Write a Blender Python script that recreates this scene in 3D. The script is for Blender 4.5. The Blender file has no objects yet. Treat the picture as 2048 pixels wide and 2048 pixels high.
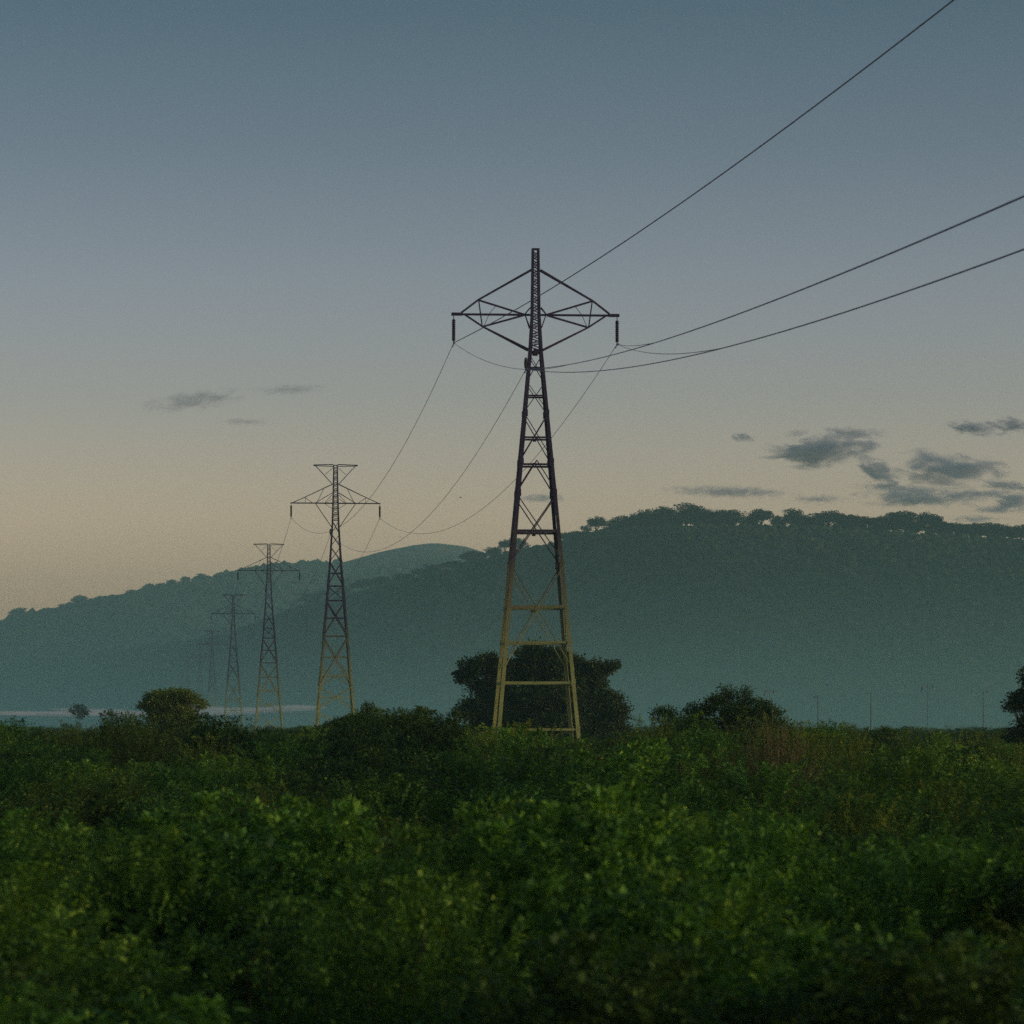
import bpy, math, random
import numpy as np
from mathutils import Vector, Matrix

random.seed(7)
RNG = np.random.default_rng(11)
scene = bpy.context.scene
COL = scene.collection

# ------------------------------------------------------------------ camera, sky, sun, exposure
EYE = 4.5            # camera height above the plain
FPX = 6500.0         # focal length in pixels of the 2048 px photograph
HOR = 1446.0         # row of the horizon in the photograph

cam_data = bpy.data.cameras.new('camera')
cam = bpy.data.objects.new('camera', cam_data)
COL.objects.link(cam)
cam.location = (0, 0, EYE)
cam.rotation_euler = (math.pi / 2, 0, 0)
cam_data.sensor_width = 36.0
cam_data.lens = 36.0 * FPX / 2048.0
cam_data.shift_y = (HOR - 1024.0) / 2048.0
cam_data.clip_start = 0.5
cam_data.clip_end = 60000.0
cam_data.dof.use_dof = True
cam_data.dof.focus_distance = 420.0
cam_data.dof.aperture_fstop = 3.1
scene.camera = cam

SUN_EL, SUN_ROT = math.radians(10.0), math.radians(105.0)
world = bpy.data.worlds.new('World')
scene.world = world
world.use_nodes = True
wn, wl = world.node_tree.nodes, world.node_tree.links
bg = wn['Background']
sky = wn.new('ShaderNodeTexSky')
sky.sky_type = 'NISHITA'
sky.sun_disc = False
sky.sun_elevation = SUN_EL
sky.sun_rotation = SUN_ROT
sky.air_density = 1.0
sky.dust_density = 1.0
sky.ozone_density = 1.5
# dusk: the glow along the horizon fades quickly with height, the same all the way round
geo = wn.new('ShaderNodeTexCoord')
sep = wn.new('ShaderNodeSeparateXYZ')
wl.new(geo.outputs['Generated'], sep.inputs[0])
ramp = wn.new('ShaderNodeValToRGB')
wl.new(sep.outputs['Z'], ramp.inputs[0])
SKY_STOPS = [(0.0, (0.5252, 0.3283, 0.3066)), (0.062, (0.5192, 0.3342, 0.2983)), (0.099, (0.3604, 0.2655, 0.2684)), (0.13, (0.3035, 0.235, 0.2596)), (0.174, (0.1973, 0.1726, 0.1917)), (0.215, (0.1267, 0.1329, 0.148)), (1.0, (0.1233, 0.1284, 0.1436))]
el = ramp.color_ramp.elements
while len(el) < len(SKY_STOPS):
    el.new(0.5)
for e, (p, c) in zip(el, SKY_STOPS):
    e.position = p
    e.color = (c[0], c[1], c[2], 1)
mul = wn.new('ShaderNodeMix')
mul.data_type = 'RGBA'
mul.blend_type = 'MULTIPLY'
mul.inputs['Factor'].default_value = 1.0
wl.new(sky.outputs[0], mul.inputs['A'])
gain = wn.new('ShaderNodeVectorMath')
gain.operation = 'SCALE'
gain.inputs['Scale'].default_value = 1.6
wl.new(ramp.outputs[0], gain.inputs[0])
wl.new(gain.outputs[0], mul.inputs['B'])
wl.new(mul.outputs['Result'], bg.inputs['Color'])
bg.inputs['Strength'].default_value = 0.15

sun_data = bpy.data.lights.new('sun', 'SUN')
sun_data.energy = 0.9
sun_data.angle = math.radians(25)
sun_data.color = (1.0, 0.90, 0.74)
sun = bpy.data.objects.new('sun', sun_data)
COL.objects.link(sun)
sd = Vector((math.sin(SUN_ROT) * math.cos(SUN_EL), math.cos(SUN_ROT) * math.cos(SUN_EL), math.sin(SUN_EL)))
sun.rotation_euler = sd.to_track_quat('Z', 'Y').to_euler()

vs = scene.view_settings
vs.view_transform = 'Standard'
vs.look = 'None'
vs.exposure = 0.86
vs.gamma = 1.0
vs.use_curve_mapping = False
scene.render.engine = 'CYCLES'
cy = scene.cycles
cy.max_bounces = 4
cy.diffuse_bounces = 2
cy.glossy_bounces = 1
cy.transmission_bounces = 4
cy.transparent_max_bounces = 8
cy.volume_bounces = 2
cy.volume_max_steps = 64
cy.use_adaptive_sampling = True
cy.adaptive_threshold = 0.015
cy.use_denoising = False      # the fine grain that is left stands for the photograph's film-like grain

# ------------------------------------------------------------------ helpers
K = 2048.0 / 1932.0          # the layout notes below are in 1932 px units


def at(u, v, y):
    """point of the place at depth y that the photograph shows at column u, row v (2048 px)"""
    return Vector(((u - 1024.0) / FPX * y, y, EYE + (HOR - v) / FPX * y))


def at2(u, v, y):
    return at(u * K, v * K, y)


def tag(o, label=None, cat=None, group=None, kind=None):
    if label:
        o['label'] = label
    if cat:
        o['category'] = cat
    if group:
        o['group'] = group
    if kind:
        o['kind'] = kind
    return o


def link(name, mesh, parent=None):
    o = bpy.data.objects.new(name, mesh)
    COL.objects.link(o)
    if parent is not None:
        o.parent = parent
    return o


def empty(name, loc, rz=0.0, scale=(1, 1, 1)):
    o = bpy.data.objects.new(name, None)
    COL.objects.link(o)
    o.location = loc
    o.rotation_euler = (0, 0, rz)
    o.scale = scale
    o.empty_display_size = 0.2
    return o


def mesh_np(name, verts, faces, mat=None, smooth=False, attrs=None):
    """verts (N,3); faces (M,k) equal-sized polygons"""
    verts = np.ascontiguousarray(verts, dtype=np.float32)
    faces = np.ascontiguousarray(faces, dtype=np.int32)
    m = bpy.data.meshes.new(name)
    m.vertices.add(len(verts))
    m.vertices.foreach_set('co', verts.ravel())
    k = faces.shape[1]
    m.loops.add(faces.size)
    m.loops.foreach_set('vertex_index', faces.ravel())
    m.polygons.add(len(faces))
    m.polygons.foreach_set('loop_start', np.arange(0, faces.size, k, dtype=np.int32))
    m.polygons.foreach_set('loop_total', np.full(len(faces), k, dtype=np.int32))
    if smooth:
        m.polygons.foreach_set('use_smooth', np.ones(len(faces), dtype=bool))
    for an, av in (attrs or {}).items():
        a = m.attributes.new(an, 'FLOAT', 'POINT')
        a.data.foreach_set('value', np.ascontiguousarray(av, dtype=np.float32))
    m.update(calc_edges=True)
    m.validate()
    if mat:
        m.materials.append(mat)
    return m


class MB:
    """collects simple solids into one mesh"""

    def __init__(self):
        self.v, self.f = [], []

    def _add(self, vs, fs):
        n = len(self.v)
        self.v += [tuple(p) for p in vs]
        self.f += [tuple(i + n for i in f) for f in fs]

    def bar(self, p, q, w, d=None):
        p, q = Vector(p), Vector(q)
        ax = (q - p).normalized()
        ref = Vector((0, 0, 1)) if abs(ax.z) < 0.95 else Vector((0, 1, 0))
        s = ax.cross(ref).normalized()
        t = s.cross(ax).normalized()
        a, b = w / 2, (d or w) / 2
        c = [s * a + t * b, -s * a + t * b, -s * a - t * b, s * a - t * b]
        self._add([p + k for k in c] + [q + k for k in c],
                  [(0, 1, 2, 3), (7, 6, 5, 4), (0, 4, 5, 1), (1, 5, 6, 2), (2, 6, 7, 3), (3, 7, 4, 0)])
        return self

    def angle(self, pts, sx, sy, sizes):
        """L-section running through pts, the corner outwards at (sx, sy)"""
        vs = []
        for p, a in zip(pts, sizes):
            t = a * 0.22
            for (x, y) in [(0, 0), (-a, 0), (-a, -t), (-t, -t), (-t, -a), (0, -a)]:
                vs.append(Vector(p) + Vector((x * sx, y * sy, 0)))
        fs = []
        for i in range(len(pts) - 1):
            for k in range(6):
                a0, a1 = i * 6 + k, i * 6 + (k + 1) % 6
                fs.append((a0, a1, a1 + 6, a0 + 6))
        e = (len(pts) - 1) * 6
        fs += [(0, 1, 2, 3), (0, 3, 4, 5), (e + 3, e + 2, e + 1, e), (e + 5, e + 4, e + 3, e)]
        self._add(vs, fs)
        return self

    def tube(self, pts, rads, n=6):
        pts = [Vector(p) for p in pts]
        vs, fs = [], []
        for i, p in enumerate(pts):
            ax = (pts[min(i + 1, len(pts) - 1)] - pts[max(i - 1, 0)]).normalized()
            ref = Vector((0, 0, 1)) if abs(ax.z) < 0.9 else Vector((1, 0, 0))
            s = ax.cross(ref).normalized()
            t = s.cross(ax).normalized()
            for k in range(n):
                an = 2 * math.pi * k / n
                vs.append(p + (s * math.cos(an) + t * math.sin(an)) * rads[i])
        for i in range(len(pts) - 1):
            for k in range(n):
                k2 = (k + 1) % n
                fs.append((i * n + k, i * n + k2, (i + 1) * n + k2, (i + 1) * n + k))
        fs.append(tuple(range(n))[::-1])
        fs.append(tuple((len(pts) - 1) * n + k for k in range(n)))
        self._add(vs, fs)
        return self

    def lathe(self, base, prof, n=10, axis=Vector((0, 0, 1))):
        """prof: (offset along axis, radius)"""
        base = Vector(base)
        return self.tube([base + axis * o for o, r in prof], [r for o, r in prof], n)

    def mesh(self, name, mat, smooth=False):
        m = bpy.data.meshes.new(name)
        m.from_pydata(self.v, [], self.f)
        m.update()
        if smooth:
            for p in m.polygons:
                p.use_smooth = True
        m.materials.append(mat)
        return m


# ------------------------------------------------------------------ materials
def new_mat(name):
    m = bpy.data.materials.new(name)
    m.use_nodes = True
    n, l = m.node_tree.nodes, m.node_tree.links
    n.clear()
    out = n.new('ShaderNodeOutputMaterial')
    return m, n, l, out


def mix_rgb(n, l, fac, a, b, blend='MIX'):
    x = n.new('ShaderNodeMix')
    x.data_type = 'RGBA'
    x.blend_type = blend
    for sock, val in (('Factor', fac), ('A', a), ('B', b)):
        i = x.inputs[sock]
        if hasattr(val, 'links') or hasattr(val, 'is_linked'):
            l.new(val, i)
        elif sock == 'Factor':
            i.default_value = val
        else:
            i.default_value = (*val, 1)
    return x.outputs['Result']


def ramp_node(n, l, fac, stops):
    r = n.new('ShaderNodeValToRGB')
    l.new(fac, r.inputs[0])
    e = r.color_ramp.elements
    while len(e) < len(stops):
        e.new(0.5)
    for x, (p, c) in zip(e, stops):
        x.position = p
        x.color = (*c, 1)
    return r.outputs[0]


def leaf_mat(name, dark, mid, light, transl=0.35, gloss=0.25):
    """colour from the leaf's own tint attribute and a shift for each plant"""
    m, n, l, out = new_mat(name)
    at_ = n.new('ShaderNodeAttribute')
    at_.attribute_name = 'tint'
    oi = n.new('ShaderNodeObjectInfo')
    add = n.new('ShaderNodeMath')
    add.operation = 'MULTIPLY_ADD'
    l.new(oi.outputs['Random'], add.inputs[0])
    add.inputs[1].default_value = 0.36
    l.new(at_.outputs['Fac'], add.inputs[2])
    sub = n.new('ShaderNodeMath')
    sub.operation = 'SUBTRACT'
    l.new(add.outputs[0], sub.inputs[0])
    sub.inputs[1].default_value = 0.18
    col = ramp_node(n, l, sub.outputs[0], [(0.0, dark), (0.5, mid), (0.92, light), (1.0, (light[0] * 1.5, light[1] * 1.35, light[2] * 1.2))])
    d = n.new('ShaderNodeBsdfPrincipled')
    d.inputs['Roughness'].default_value = 0.55
    d.inputs['Specular IOR Level'].default_value = gloss
    l.new(col, d.inputs['Base Color'])
    t = n.new('ShaderNodeBsdfTranslucent')
    tc = mix_rgb(n, l, 1.0, col, (1.25, 1.15, 0.55), 'MULTIPLY')
    l.new(tc, t.inputs['Color'])
    mx = n.new('ShaderNodeMixShader')
    mx.inputs[0].default_value = transl
    l.new(d.outputs[0], mx.inputs[1])
    l.new(t.outputs[0], mx.inputs[2])
    l.new(mx.outputs[0], out.inputs['Surface'])
    return m


def plain_mat(name, c1, c2, scale=4.0, rough=0.8, metal=0.0, bump=0.0, coord='Object'):
    m, n, l, out = new_mat(name)
    tc = n.new('ShaderNodeTexCoord')
    nz = n.new('ShaderNodeTexNoise')
    nz.inputs['Scale'].default_value = scale
    nz.inputs['Detail'].default_value = 6
    l.new(tc.outputs[coord], nz.inputs['Vector'])
    col = ramp_node(n, l, nz.outputs['Fac'], [(0.35, c1), (0.65, c2)])
    d = n.new('ShaderNodeBsdfPrincipled')
    d.inputs['Roughness'].default_value = rough
    d.inputs['Metallic'].default_value = metal
    l.new(col, d.inputs['Base Color'])
    if bump:
        b = n.new('ShaderNodeBump')
        b.inputs['Strength'].default_value = bump
        l.new(nz.outputs['Fac'], b.inputs['Height'])
        l.new(b.outputs[0], d.inputs['Normal'])
    l.new(d.outputs[0], out.inputs['Surface'])
    return m


def steel_mat():
    """old galvanised steel, its backlit darkness aloft and olive brightness below painted by height"""
    m, n, l, out = new_mat('steel_backlit_tone')
    tc = n.new('ShaderNodeTexCoord')
    nz = n.new('ShaderNodeTexNoise')
    nz.inputs['Scale'].default_value = 0.9
    nz.inputs['Detail'].default_value = 8
    l.new(tc.outputs['Object'], nz.inputs['Vector'])
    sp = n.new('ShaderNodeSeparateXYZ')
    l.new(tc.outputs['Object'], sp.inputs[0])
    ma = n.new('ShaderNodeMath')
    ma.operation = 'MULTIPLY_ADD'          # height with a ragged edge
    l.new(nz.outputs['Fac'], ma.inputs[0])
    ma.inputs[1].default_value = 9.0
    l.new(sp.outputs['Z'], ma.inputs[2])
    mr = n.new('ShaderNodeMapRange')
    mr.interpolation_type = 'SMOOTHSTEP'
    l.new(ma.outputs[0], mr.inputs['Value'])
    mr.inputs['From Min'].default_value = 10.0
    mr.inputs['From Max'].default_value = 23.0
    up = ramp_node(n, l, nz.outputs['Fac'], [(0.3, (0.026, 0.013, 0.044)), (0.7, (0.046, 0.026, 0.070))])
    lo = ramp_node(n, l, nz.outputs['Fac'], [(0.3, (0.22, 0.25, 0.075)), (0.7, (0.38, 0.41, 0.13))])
    col = mix_rgb(n, l, mr.outputs[0], lo, up)  # height mix paints sky silhouette and purple fringe above, lighter olive below
    d = n.new('ShaderNodeBsdfPrincipled')
    d.inputs['Roughness'].default_value = 0.7
    d.inputs['Metallic'].default_value = 0.0
    d.inputs['Specular IOR Level'].default_value = 0.25
    l.new(col, d.inputs['Base Color'])
    l.new(d.outputs[0], out.inputs['Surface'])
    return m


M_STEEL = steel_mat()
M_INSUL = plain_mat('insulator_glaze', (0.030, 0.016, 0.042), (0.050, 0.028, 0.062), 3, 0.35)
M_WIRE = plain_mat('conductor_aluminium', (0.20, 0.17, 0.28), (0.28, 0.25, 0.37), 2, 0.6)
M_BARK = plain_mat('bark', (0.030, 0.024, 0.014), (0.075, 0.058, 0.034), 6, 0.9, bump=0.4)
M_STEM = plain_mat('shrub_stem', (0.030, 0.028, 0.014), (0.070, 0.058, 0.030), 9, 0.9)
M_DRYSTEM = plain_mat('dry_stem', (0.085, 0.080, 0.026), (0.165, 0.145, 0.050), 7, 0.9)
M_POLE = plain_mat('pole_timber', (0.06, 0.05, 0.035), (0.12, 0.10, 0.06), 2, 0.9)
M_BIRD = plain_mat('bird_feather', (0.02, 0.02, 0.02), (0.05, 0.045, 0.04), 10, 0.7)
M_SOIL = plain_mat('soil_and_litter', (0.020, 0.022, 0.010), (0.055, 0.060, 0.025), 0.6, 1.0, bump=0.5)
M_HILL = plain_mat('hill_scrub', (0.022, 0.034, 0.014), (0.048, 0.062, 0.026), 0.02, 1.0)
M_FARHILL = plain_mat('far_hill_scrub', (0.026, 0.038, 0.020), (0.060, 0.068, 0.036), 0.008, 1.0)
M_CROWN = leaf_mat('hill_canopy', (0.014, 0.024, 0.010), (0.030, 0.048, 0.018), (0.052, 0.070, 0.026), 0.1, 0.1)
L_YEL = leaf_mat('leaf_yellow_green', (0.036, 0.092, 0.013), (0.130, 0.275, 0.030), (0.300, 0.460, 0.055))
L_GRN = leaf_mat('leaf_green', (0.027, 0.088, 0.015), (0.108, 0.270, 0.034), (0.245, 0.450, 0.060))
L_DRK = leaf_mat('leaf_dark', (0.020, 0.048, 0.010), (0.054, 0.112, 0.019), (0.125, 0.200, 0.032))
L_OLV = leaf_mat('leaf_olive', (0.048, 0.086, 0.015), (0.150, 0.225, 0.033), (0.300, 0.370, 0.055))
L_DRY = leaf_mat('leaf_dry', (0.045, 0.048, 0.013), (0.095, 0.092, 0.028), (0.160, 0.145, 0.045))
L_TREE = leaf_mat('leaf_tree', (0.014, 0.032, 0.007), (0.034, 0.066, 0.012), (0.075, 0.110, 0.020), 0.25)
L_RIDGE = leaf_mat('leaf_ridge_tree', (0.010, 0.016, 0.008), (0.018, 0.028, 0.012), (0.030, 0.040, 0.016), 0.2)


# ------------------------------------------------------------------ foliage builders
def unit(a):
    return a / np.maximum(np.linalg.norm(a, axis=1, keepdims=True), 1e-9)


def leaf_mesh(name, P, D, L, W, mat, tint, up=0.5, rng=RNG):
    """folded four-cornered leaves growing from P along D"""
    N = len(P)
    D = unit(D)
    nrm = unit(rng.normal(size=(N, 3)) + np.array([0, 0, up * 2.5]))
    S = unit(np.cross(D, nrm))
    nrm = np.cross(S, D)
    L = np.broadcast_to(L, (N,))[:, None]
    W = np.broadcast_to(W, (N,))[:, None]
    lift = 0.12 * W * nrm
    v = np.empty((N, 4, 3))
    v[:, 0] = P
    v[:, 1] = P + D * L * 0.45 + S * W * 0.5 + lift
    v[:, 2] = P + D * L - nrm * L * 0.10
    v[:, 3] = P + D * L * 0.45 - S * W * 0.5 + lift
    f = np.arange(N * 4).reshape(N, 4)
    return mesh_np(name, v.reshape(-1, 3), f, mat, False, {'tint': np.repeat(tint, 4)})


def lobe_points(lobes, n, rng, shell=0.55):
    """n points through the volume of (cx,cy,cz,rx,ry,rz) lobes, denser to the outside"""
    lob = np.array(lobes, dtype=float)
    vol = np.cbrt(lob[:, 3] * lob[:, 4] * lob[:, 5]) ** 2
    pick = rng.choice(len(lob), size=n, p=vol / vol.sum())
    d = unit(rng.normal(size=(n, 3)))
    r = shell + (1 - shell) * rng.random(n)
    r = np.where(rng.random(n) < 0.25, rng.random(n) ** 0.5 * 0.8, r)
    q = lob[pick]
    return q[:, :3] + d * r[:, None] * q[:, 3:], d, pick


def shrub_meshes(name, H, R, nsprig, nleaf, leafL, leafW, leafmat, rng, flat=0.75, wild=0.25, pinnate=False):
    """a many-stemmed bush: twigs fan from the root, each carrying a spray of leaves"""
    lobes = [(0, 0, H * 0.42, R * 0.72, R * 0.72, H * 0.46), (0, 0, H * 0.3, R * 0.8, R * 0.8, H * 0.3)]
    for k in range(11):
        a = 2 * math.pi * k / 11 + rng.uniform(-.3, .3)
        rr = R * rng.uniform(0.15, 0.72)
        s = rng.uniform(0.2, 0.36) * R
        top = H * (1 - 0.75 * (rr / R) ** 2) * rng.uniform(0.86, 1.0)
        lobes.append((math.cos(a) * rr, math.sin(a) * rr, top - s * flat, s, s, s * flat))
    P, d, _ = lobe_points(lobes, nsprig, rng, 0.75)
    P[:, 2] = np.clip(P[:, 2], 0.15 * H * rng.random(nsprig) + 0.15, H * 1.1)
    # twig direction: outwards from the root, turned upwards
    root = np.stack([P[:, 0] * 0.25, P[:, 1] * 0.25, np.maximum(P[:, 2] - 0.9, 0) * 0.7], 1)
    tw = unit((P - root) * np.array([1, 1, 0.55]) + rng.normal(size=P.shape) * wild)
    ln = rng.uniform(0.18, 0.45, nsprig) * (1.35 if pinnate else 1.0)
    t = rng.random((nsprig, nleaf))
    base = P[:, None, :] + tw[:, None, :] * (t * ln[:, None])[:, :, None]
    base += rng.normal(size=base.shape) * 0.045
    side = rng.normal(size=base.shape) * np.array([1, 1, 0.55]) + tw[:, None, :] * 0.6
    if pinnate:                                # two ranks of leaflets along every twig, like a feather
        j = np.arange(nleaf)
        t = (j // 2 + 0.5) / (nleaf / 2.0)
        lnk = ln[:, None]
        base = P[:, None, :] + tw[:, None, :] * (t[None, :] * lnk)[:, :, None] + rng.normal(size=base.shape) * 0.012
        S_ = unit(np.cross(tw, np.array([0, 0, 1.0]) + rng.normal(size=tw.shape) * 0.35))
        sg = np.where(j % 2 == 0, 1.0, -1.0)[None, :, None]
        side = tw[:, None, :] * 0.5 + S_[:, None, :] * sg * 0.9 + rng.normal(size=base.shape) * 0.16 + np.array([0, 0, -0.12])
    tint_s = np.clip(rng.normal(0.40, 0.20, nsprig), 0, 1)
    tint = np.clip(tint_s[:, None] + rng.normal(0, 0.13, (nsprig, nleaf)), 0, 0.98)
    tint[rng.random(tint.shape) < 0.012] = 1.0
    N = nsprig * nleaf
    z = base[:, :, 2] * (H / np.quantile(base[:, :, 2], 0.992))
    base[:, :, 2] = np.where(z > H, H + (z - H) * 0.4, z)
    P[:, 2] = np.minimum(P[:, 2], H * 0.92)
    sc_ = rng.uniform(0.65, 1.25, N)
    fol = leaf_mesh(name + '_foliage', base.reshape(N, 3), side.reshape(N, 3), leafL * sc_, leafW * sc_, leafmat, tint.ravel(), 1.1, rng)
    mb = MB()
    sel = rng.choice(nsprig, size=min(26, nsprig), replace=False)
    for i in sel:
        p = Vector(P[i])
        r0 = Vector((p.x * 0.06, p.y * 0.06, -0.05))
        mid = r0.lerp(p, 0.5) + Vector((-p.x * 0.10, -p.y * 0.10, 0.16))
        mb.tube([r0, mid, p], [0.028, 0.018, 0.007], 4)
        e = p + Vector(tw[i]) * float(ln[i]) * 1.25
        mb.tube([p, e], [0.007, 0.003], 3)
    return fol, mb.mesh(name + '_stems', M_STEM)


def build_tree(name, loc, lobes, nclump, per, leafL, leafW, leafmat, label, cat='tree', group=None, seed=1,
               trunk_r=0.2, fork=0.3, clump_r=0.32, extra_limbs=0, bark=None):
    """tapered trunk, limbs to every lobe, leaf clumps through the crown; lobes relative to the foot"""
    rng = np.random.default_rng(seed)
    root = empty(name, loc)
    C, d, pick = lobe_points(lobes, nclump, rng, 0.5)
    cl = rng.uniform(0.6, 1.4, nclump) * clump_r
    off = unit(rng.normal(size=(nclump * per, 3))).reshape(nclump, per, 3) * (rng.random((nclump, per, 1)) ** 0.4)
    off = off * cl[:, None, None] * np.array([1.5, 1.5, 0.95])
    base = C[:, None, :] + off
    D = off + rng.normal(size=off.shape) * clump_r * 0.7 + d[:, None, :] * 0.1
    tint_c = np.clip(rng.normal(0.42, 0.18, nclump), 0, 1)
    tint = np.clip(tint_c[:, None] + rng.normal(0, 0.12, (nclump, per)), 0, 0.97)
    N = nclump * per
    s = rng.uniform(0.6, 1.3, N)
    fol = leaf_mesh(name + '_crown', base.reshape(N, 3), D.reshape(N, 3), leafL * s, leafW * s, leafmat, tint.ravel(), 0.4, rng)
    link('crown', fol, root)
    top = max(l[2] for l in lobes)
    mb = MB()
    f = Vector((0, 0, top * fork))
    mb.tube([(0, 0, -0.15), (trunk_r * 0.3, 0, f.z * 0.5), f], [trunk_r * 1.25, trunk_r, trunk_r * 0.85], 8)
    for L in lobes:
        c = Vector(L[:3])
        mid = f.lerp(c, 0.55) + Vector((rng.uniform(-.2, .2), rng.uniform(-.2, .2), -0.10 * (c - f).length))
        mb.tube([f + Vector((0, 0, -0.1)), mid, c], [trunk_r * 0.6, trunk_r * 0.36, trunk_r * 0.12], 6)
        for k in range(3 + extra_limbs):
            e = c + Vector(unit(rng.normal(size=(1, 3)))[0] * np.array(L[3:]) * 0.85)
            mb.tube([mid.lerp(c, 0.4), mid.lerp(e, 0.6), e], [trunk_r * 0.2, trunk_r * 0.12, trunk_r * 0.04], 4)
    link('trunk', mb.mesh(name + '_trunk', bark or M_BARK), root)
    tag(root, label, cat, group)
    return root


def copy_thing(root, name, loc, rz, scale, label, group=None, cat=None):
    r = bpy.data.objects.new(name, None)
    COL.objects.link(r)
    r.location, r.rotation_euler, r.scale = loc, (0, 0, rz), scale
    for ch in root.children:
        c = ch.copy()
        COL.objects.link(c)
        c.parent = r
    tag(r, label, cat or root.get('category'), group)
    return r


# ------------------------------------------------------------------ ground and hills
def smooth_noise(x, y, seed=0):
    """cheap summed sines, -1..1, for land forms"""
    r = np.random.default_rng(seed)
    o = 0
    for k in range(9):
        a, ph, fq = r.uniform(0, 6.283), r.uniform(0, 6.283), r.uniform(0.6, 2.4)
        o = o + np.sin((np.cos(a) * x + np.sin(a) * y) * fq + ph)
    return o / 4.5


gx = np.linspace(-2400, 2400, 59)
gy = np.concatenate([np.linspace(-440, 0, 8), np.linspace(20, 200, 19), np.linspace(250, 4350, 50)])
GX, GY = np.meshgrid(gx, gy)
GZ = smooth_noise(GX / 60, GY / 60, 3) * 0.05 - 0.05
idx = np.arange(GX.size).reshape(GX.shape)
fc = np.stack([idx[:-1, :-1], idx[:-1, 1:], idx[1:, 1:], idx[1:, :-1]], -1).reshape(-1, 4)
o = link('ground', mesh_np('ground', np.stack([GX, GY, GZ], -1).reshape(-1, 3), fc, M_SOIL, True))
tag(o, kind='structure')

# crest lines: (column, row, distance) in 2048 px
NEAR = [(-900, 1352, 2700), (-400, 1342, 2680), (0, 1326, 2620), (212, 1308, 2550), (350, 1291, 2440), (456, 1270, 2330), (530, 1250, 2230),
        (615, 1214, 2100), (742, 1182, 1950), (870, 1153, 1820), (960, 1124, 1740), (1020, 1108, 1690), (1100, 1094, 1620),
        (1193, 1074, 1550), (1296, 1069, 1500), (1375, 1066, 1470), (1590, 1064, 1430), (1738, 1069, 1400), (1865, 1077, 1380),
        (2048, 1084, 1350), (2500, 1120, 1320), (3200, 1210, 1300), (4000, 1330, 1300)]
FAR = [(-1500, 1330, 2800), (-800, 1300, 2850), (-300, 1280, 2900), (0, 1257, 2950), (42, 1241, 2960), (160, 1216, 2980), (297, 1189, 3010), (424, 1163, 3050), (572, 1134, 3110),
       (689, 1124, 3160), (763, 1103, 3200), (830, 1090, 3230), (870, 1086, 3250), (933, 1094, 3260), (986, 1113, 3280), (1040, 1128, 3290), (1200, 1150, 3300),
       (1600, 1190, 3320), (2100, 1240, 3330), (2900, 1330, 3340)]


def crest_fn(tab):
    t = np.array(tab, dtype=float)

    def fn(u):
        return np.interp(u, t[:, 0], t[:, 1]), np.interp(u, t[:, 0], t[:, 2])
    return fn


near_fn, far_fn = crest_fn(NEAR), crest_fn(FAR)


def hill_point(fn, u, s, run, seed, rough):
    """s 0 at the foot, 1 at the crest, up to 1.6 over the back"""
    v, D = fn(u)
    h = np.maximum(EYE + (HOR - v) / FPX * D, 2.0)
    y = D - (1 - s) * run * h
    x = (u - 1024) / FPX * D                       # straight fall lines, square to the range
    f = np.where(s <= 1, np.sin(np.clip(s, 0, 1) * math.pi / 2) ** 1.15, np.cos(np.clip(s - 1, 0, 1) * math.pi / 2 * 0.9))
    g = smooth_noise(x / 70, y / 70, seed) * rough * h * np.sin(np.clip(s, 0, 1) * math.pi)
    return x, y, h * f + g - 0.6 * (s <= 0.001)


def build_hill(name, fn, u0, u1, nu, run, mat, seed, rough):
    u = np.linspace(u0, u1, nu)
    s = np.concatenate([np.linspace(0, 1, 34), np.linspace(1.08, 1.9, 10)])
    U, S = np.meshgrid(u, s)
    x, y, z = hill_point(fn, U, S, run, seed, rough)
    i = np.arange(U.size).reshape(U.shape)
    f = np.stack([i[:-1, :-1], i[:-1, 1:], i[1:, 1:], i[1:, :-1]], -1).reshape(-1, 4)
    o = link(name, mesh_np(name, np.stack([x, y, z], -1).reshape(-1, 3), f, mat, True))
    tag(o, kind='structure')
    return o


build_hill('near_hill', near_fn, -900, 4000, 330, 4.2, M_HILL, 5, 0.055)
build_hill('far_hill', far_fn, -1500, 2900, 260, 3.6, M_FARHILL, 8, 0.07)


def ico(sub):
    import bmesh
    b = bmesh.new()
    bmesh.ops.create_icosphere(b, subdivisions=sub, radius=1)
    b.verts.ensure_lookup_table()
    v = np.array([p.co[:] for p in b.verts])
    f = np.array([[q.index for q in t.verts] for t in b.faces])
    b.free()
    return v, f


def forest(name, fn, u0, u1, n, run, seed, rough, rmin, rmax, sub, smax, bare=None):
    rng = np.random.default_rng(seed + 40)
    bv, bf = ico(sub)
    u = rng.uniform(u0, u1, n)
    s = rng.random(n) * smax + 0.02
    if bare:
        keep = ~((u > bare[0]) & (u < bare[1]) & (s > 0.66))
        u, s = u[keep], s[keep]
        n = len(u)
    x, y, z = hill_point(fn, u, s, run, seed, rough)
    r = rng.uniform(rmin, rmax, n) * np.where(s > 0.9, 0.6, 1.0)
    jit = 1 + rng.normal(0, 0.22, (n, len(bv)))
    V = bv[None] * jit[:, :, None] * r[:, None, None] * np.array([1, 1, 0.75]) + np.stack([x, y, z + r * 0.35], 1)[:, None, :]
    F = bf[None] + (np.arange(n) * len(bv))[:, None, None]
    tint = np.clip(rng.normal(0.45, 0.10, n), 0, 1)[:, None] + rng.normal(0, 0.1, (n, len(bv)))
    o = link(name, mesh_np(name, V.reshape(-1, 3), F.reshape(-1, 3), M_CROWN, False, {'tint': tint.ravel()}))
    return o


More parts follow.
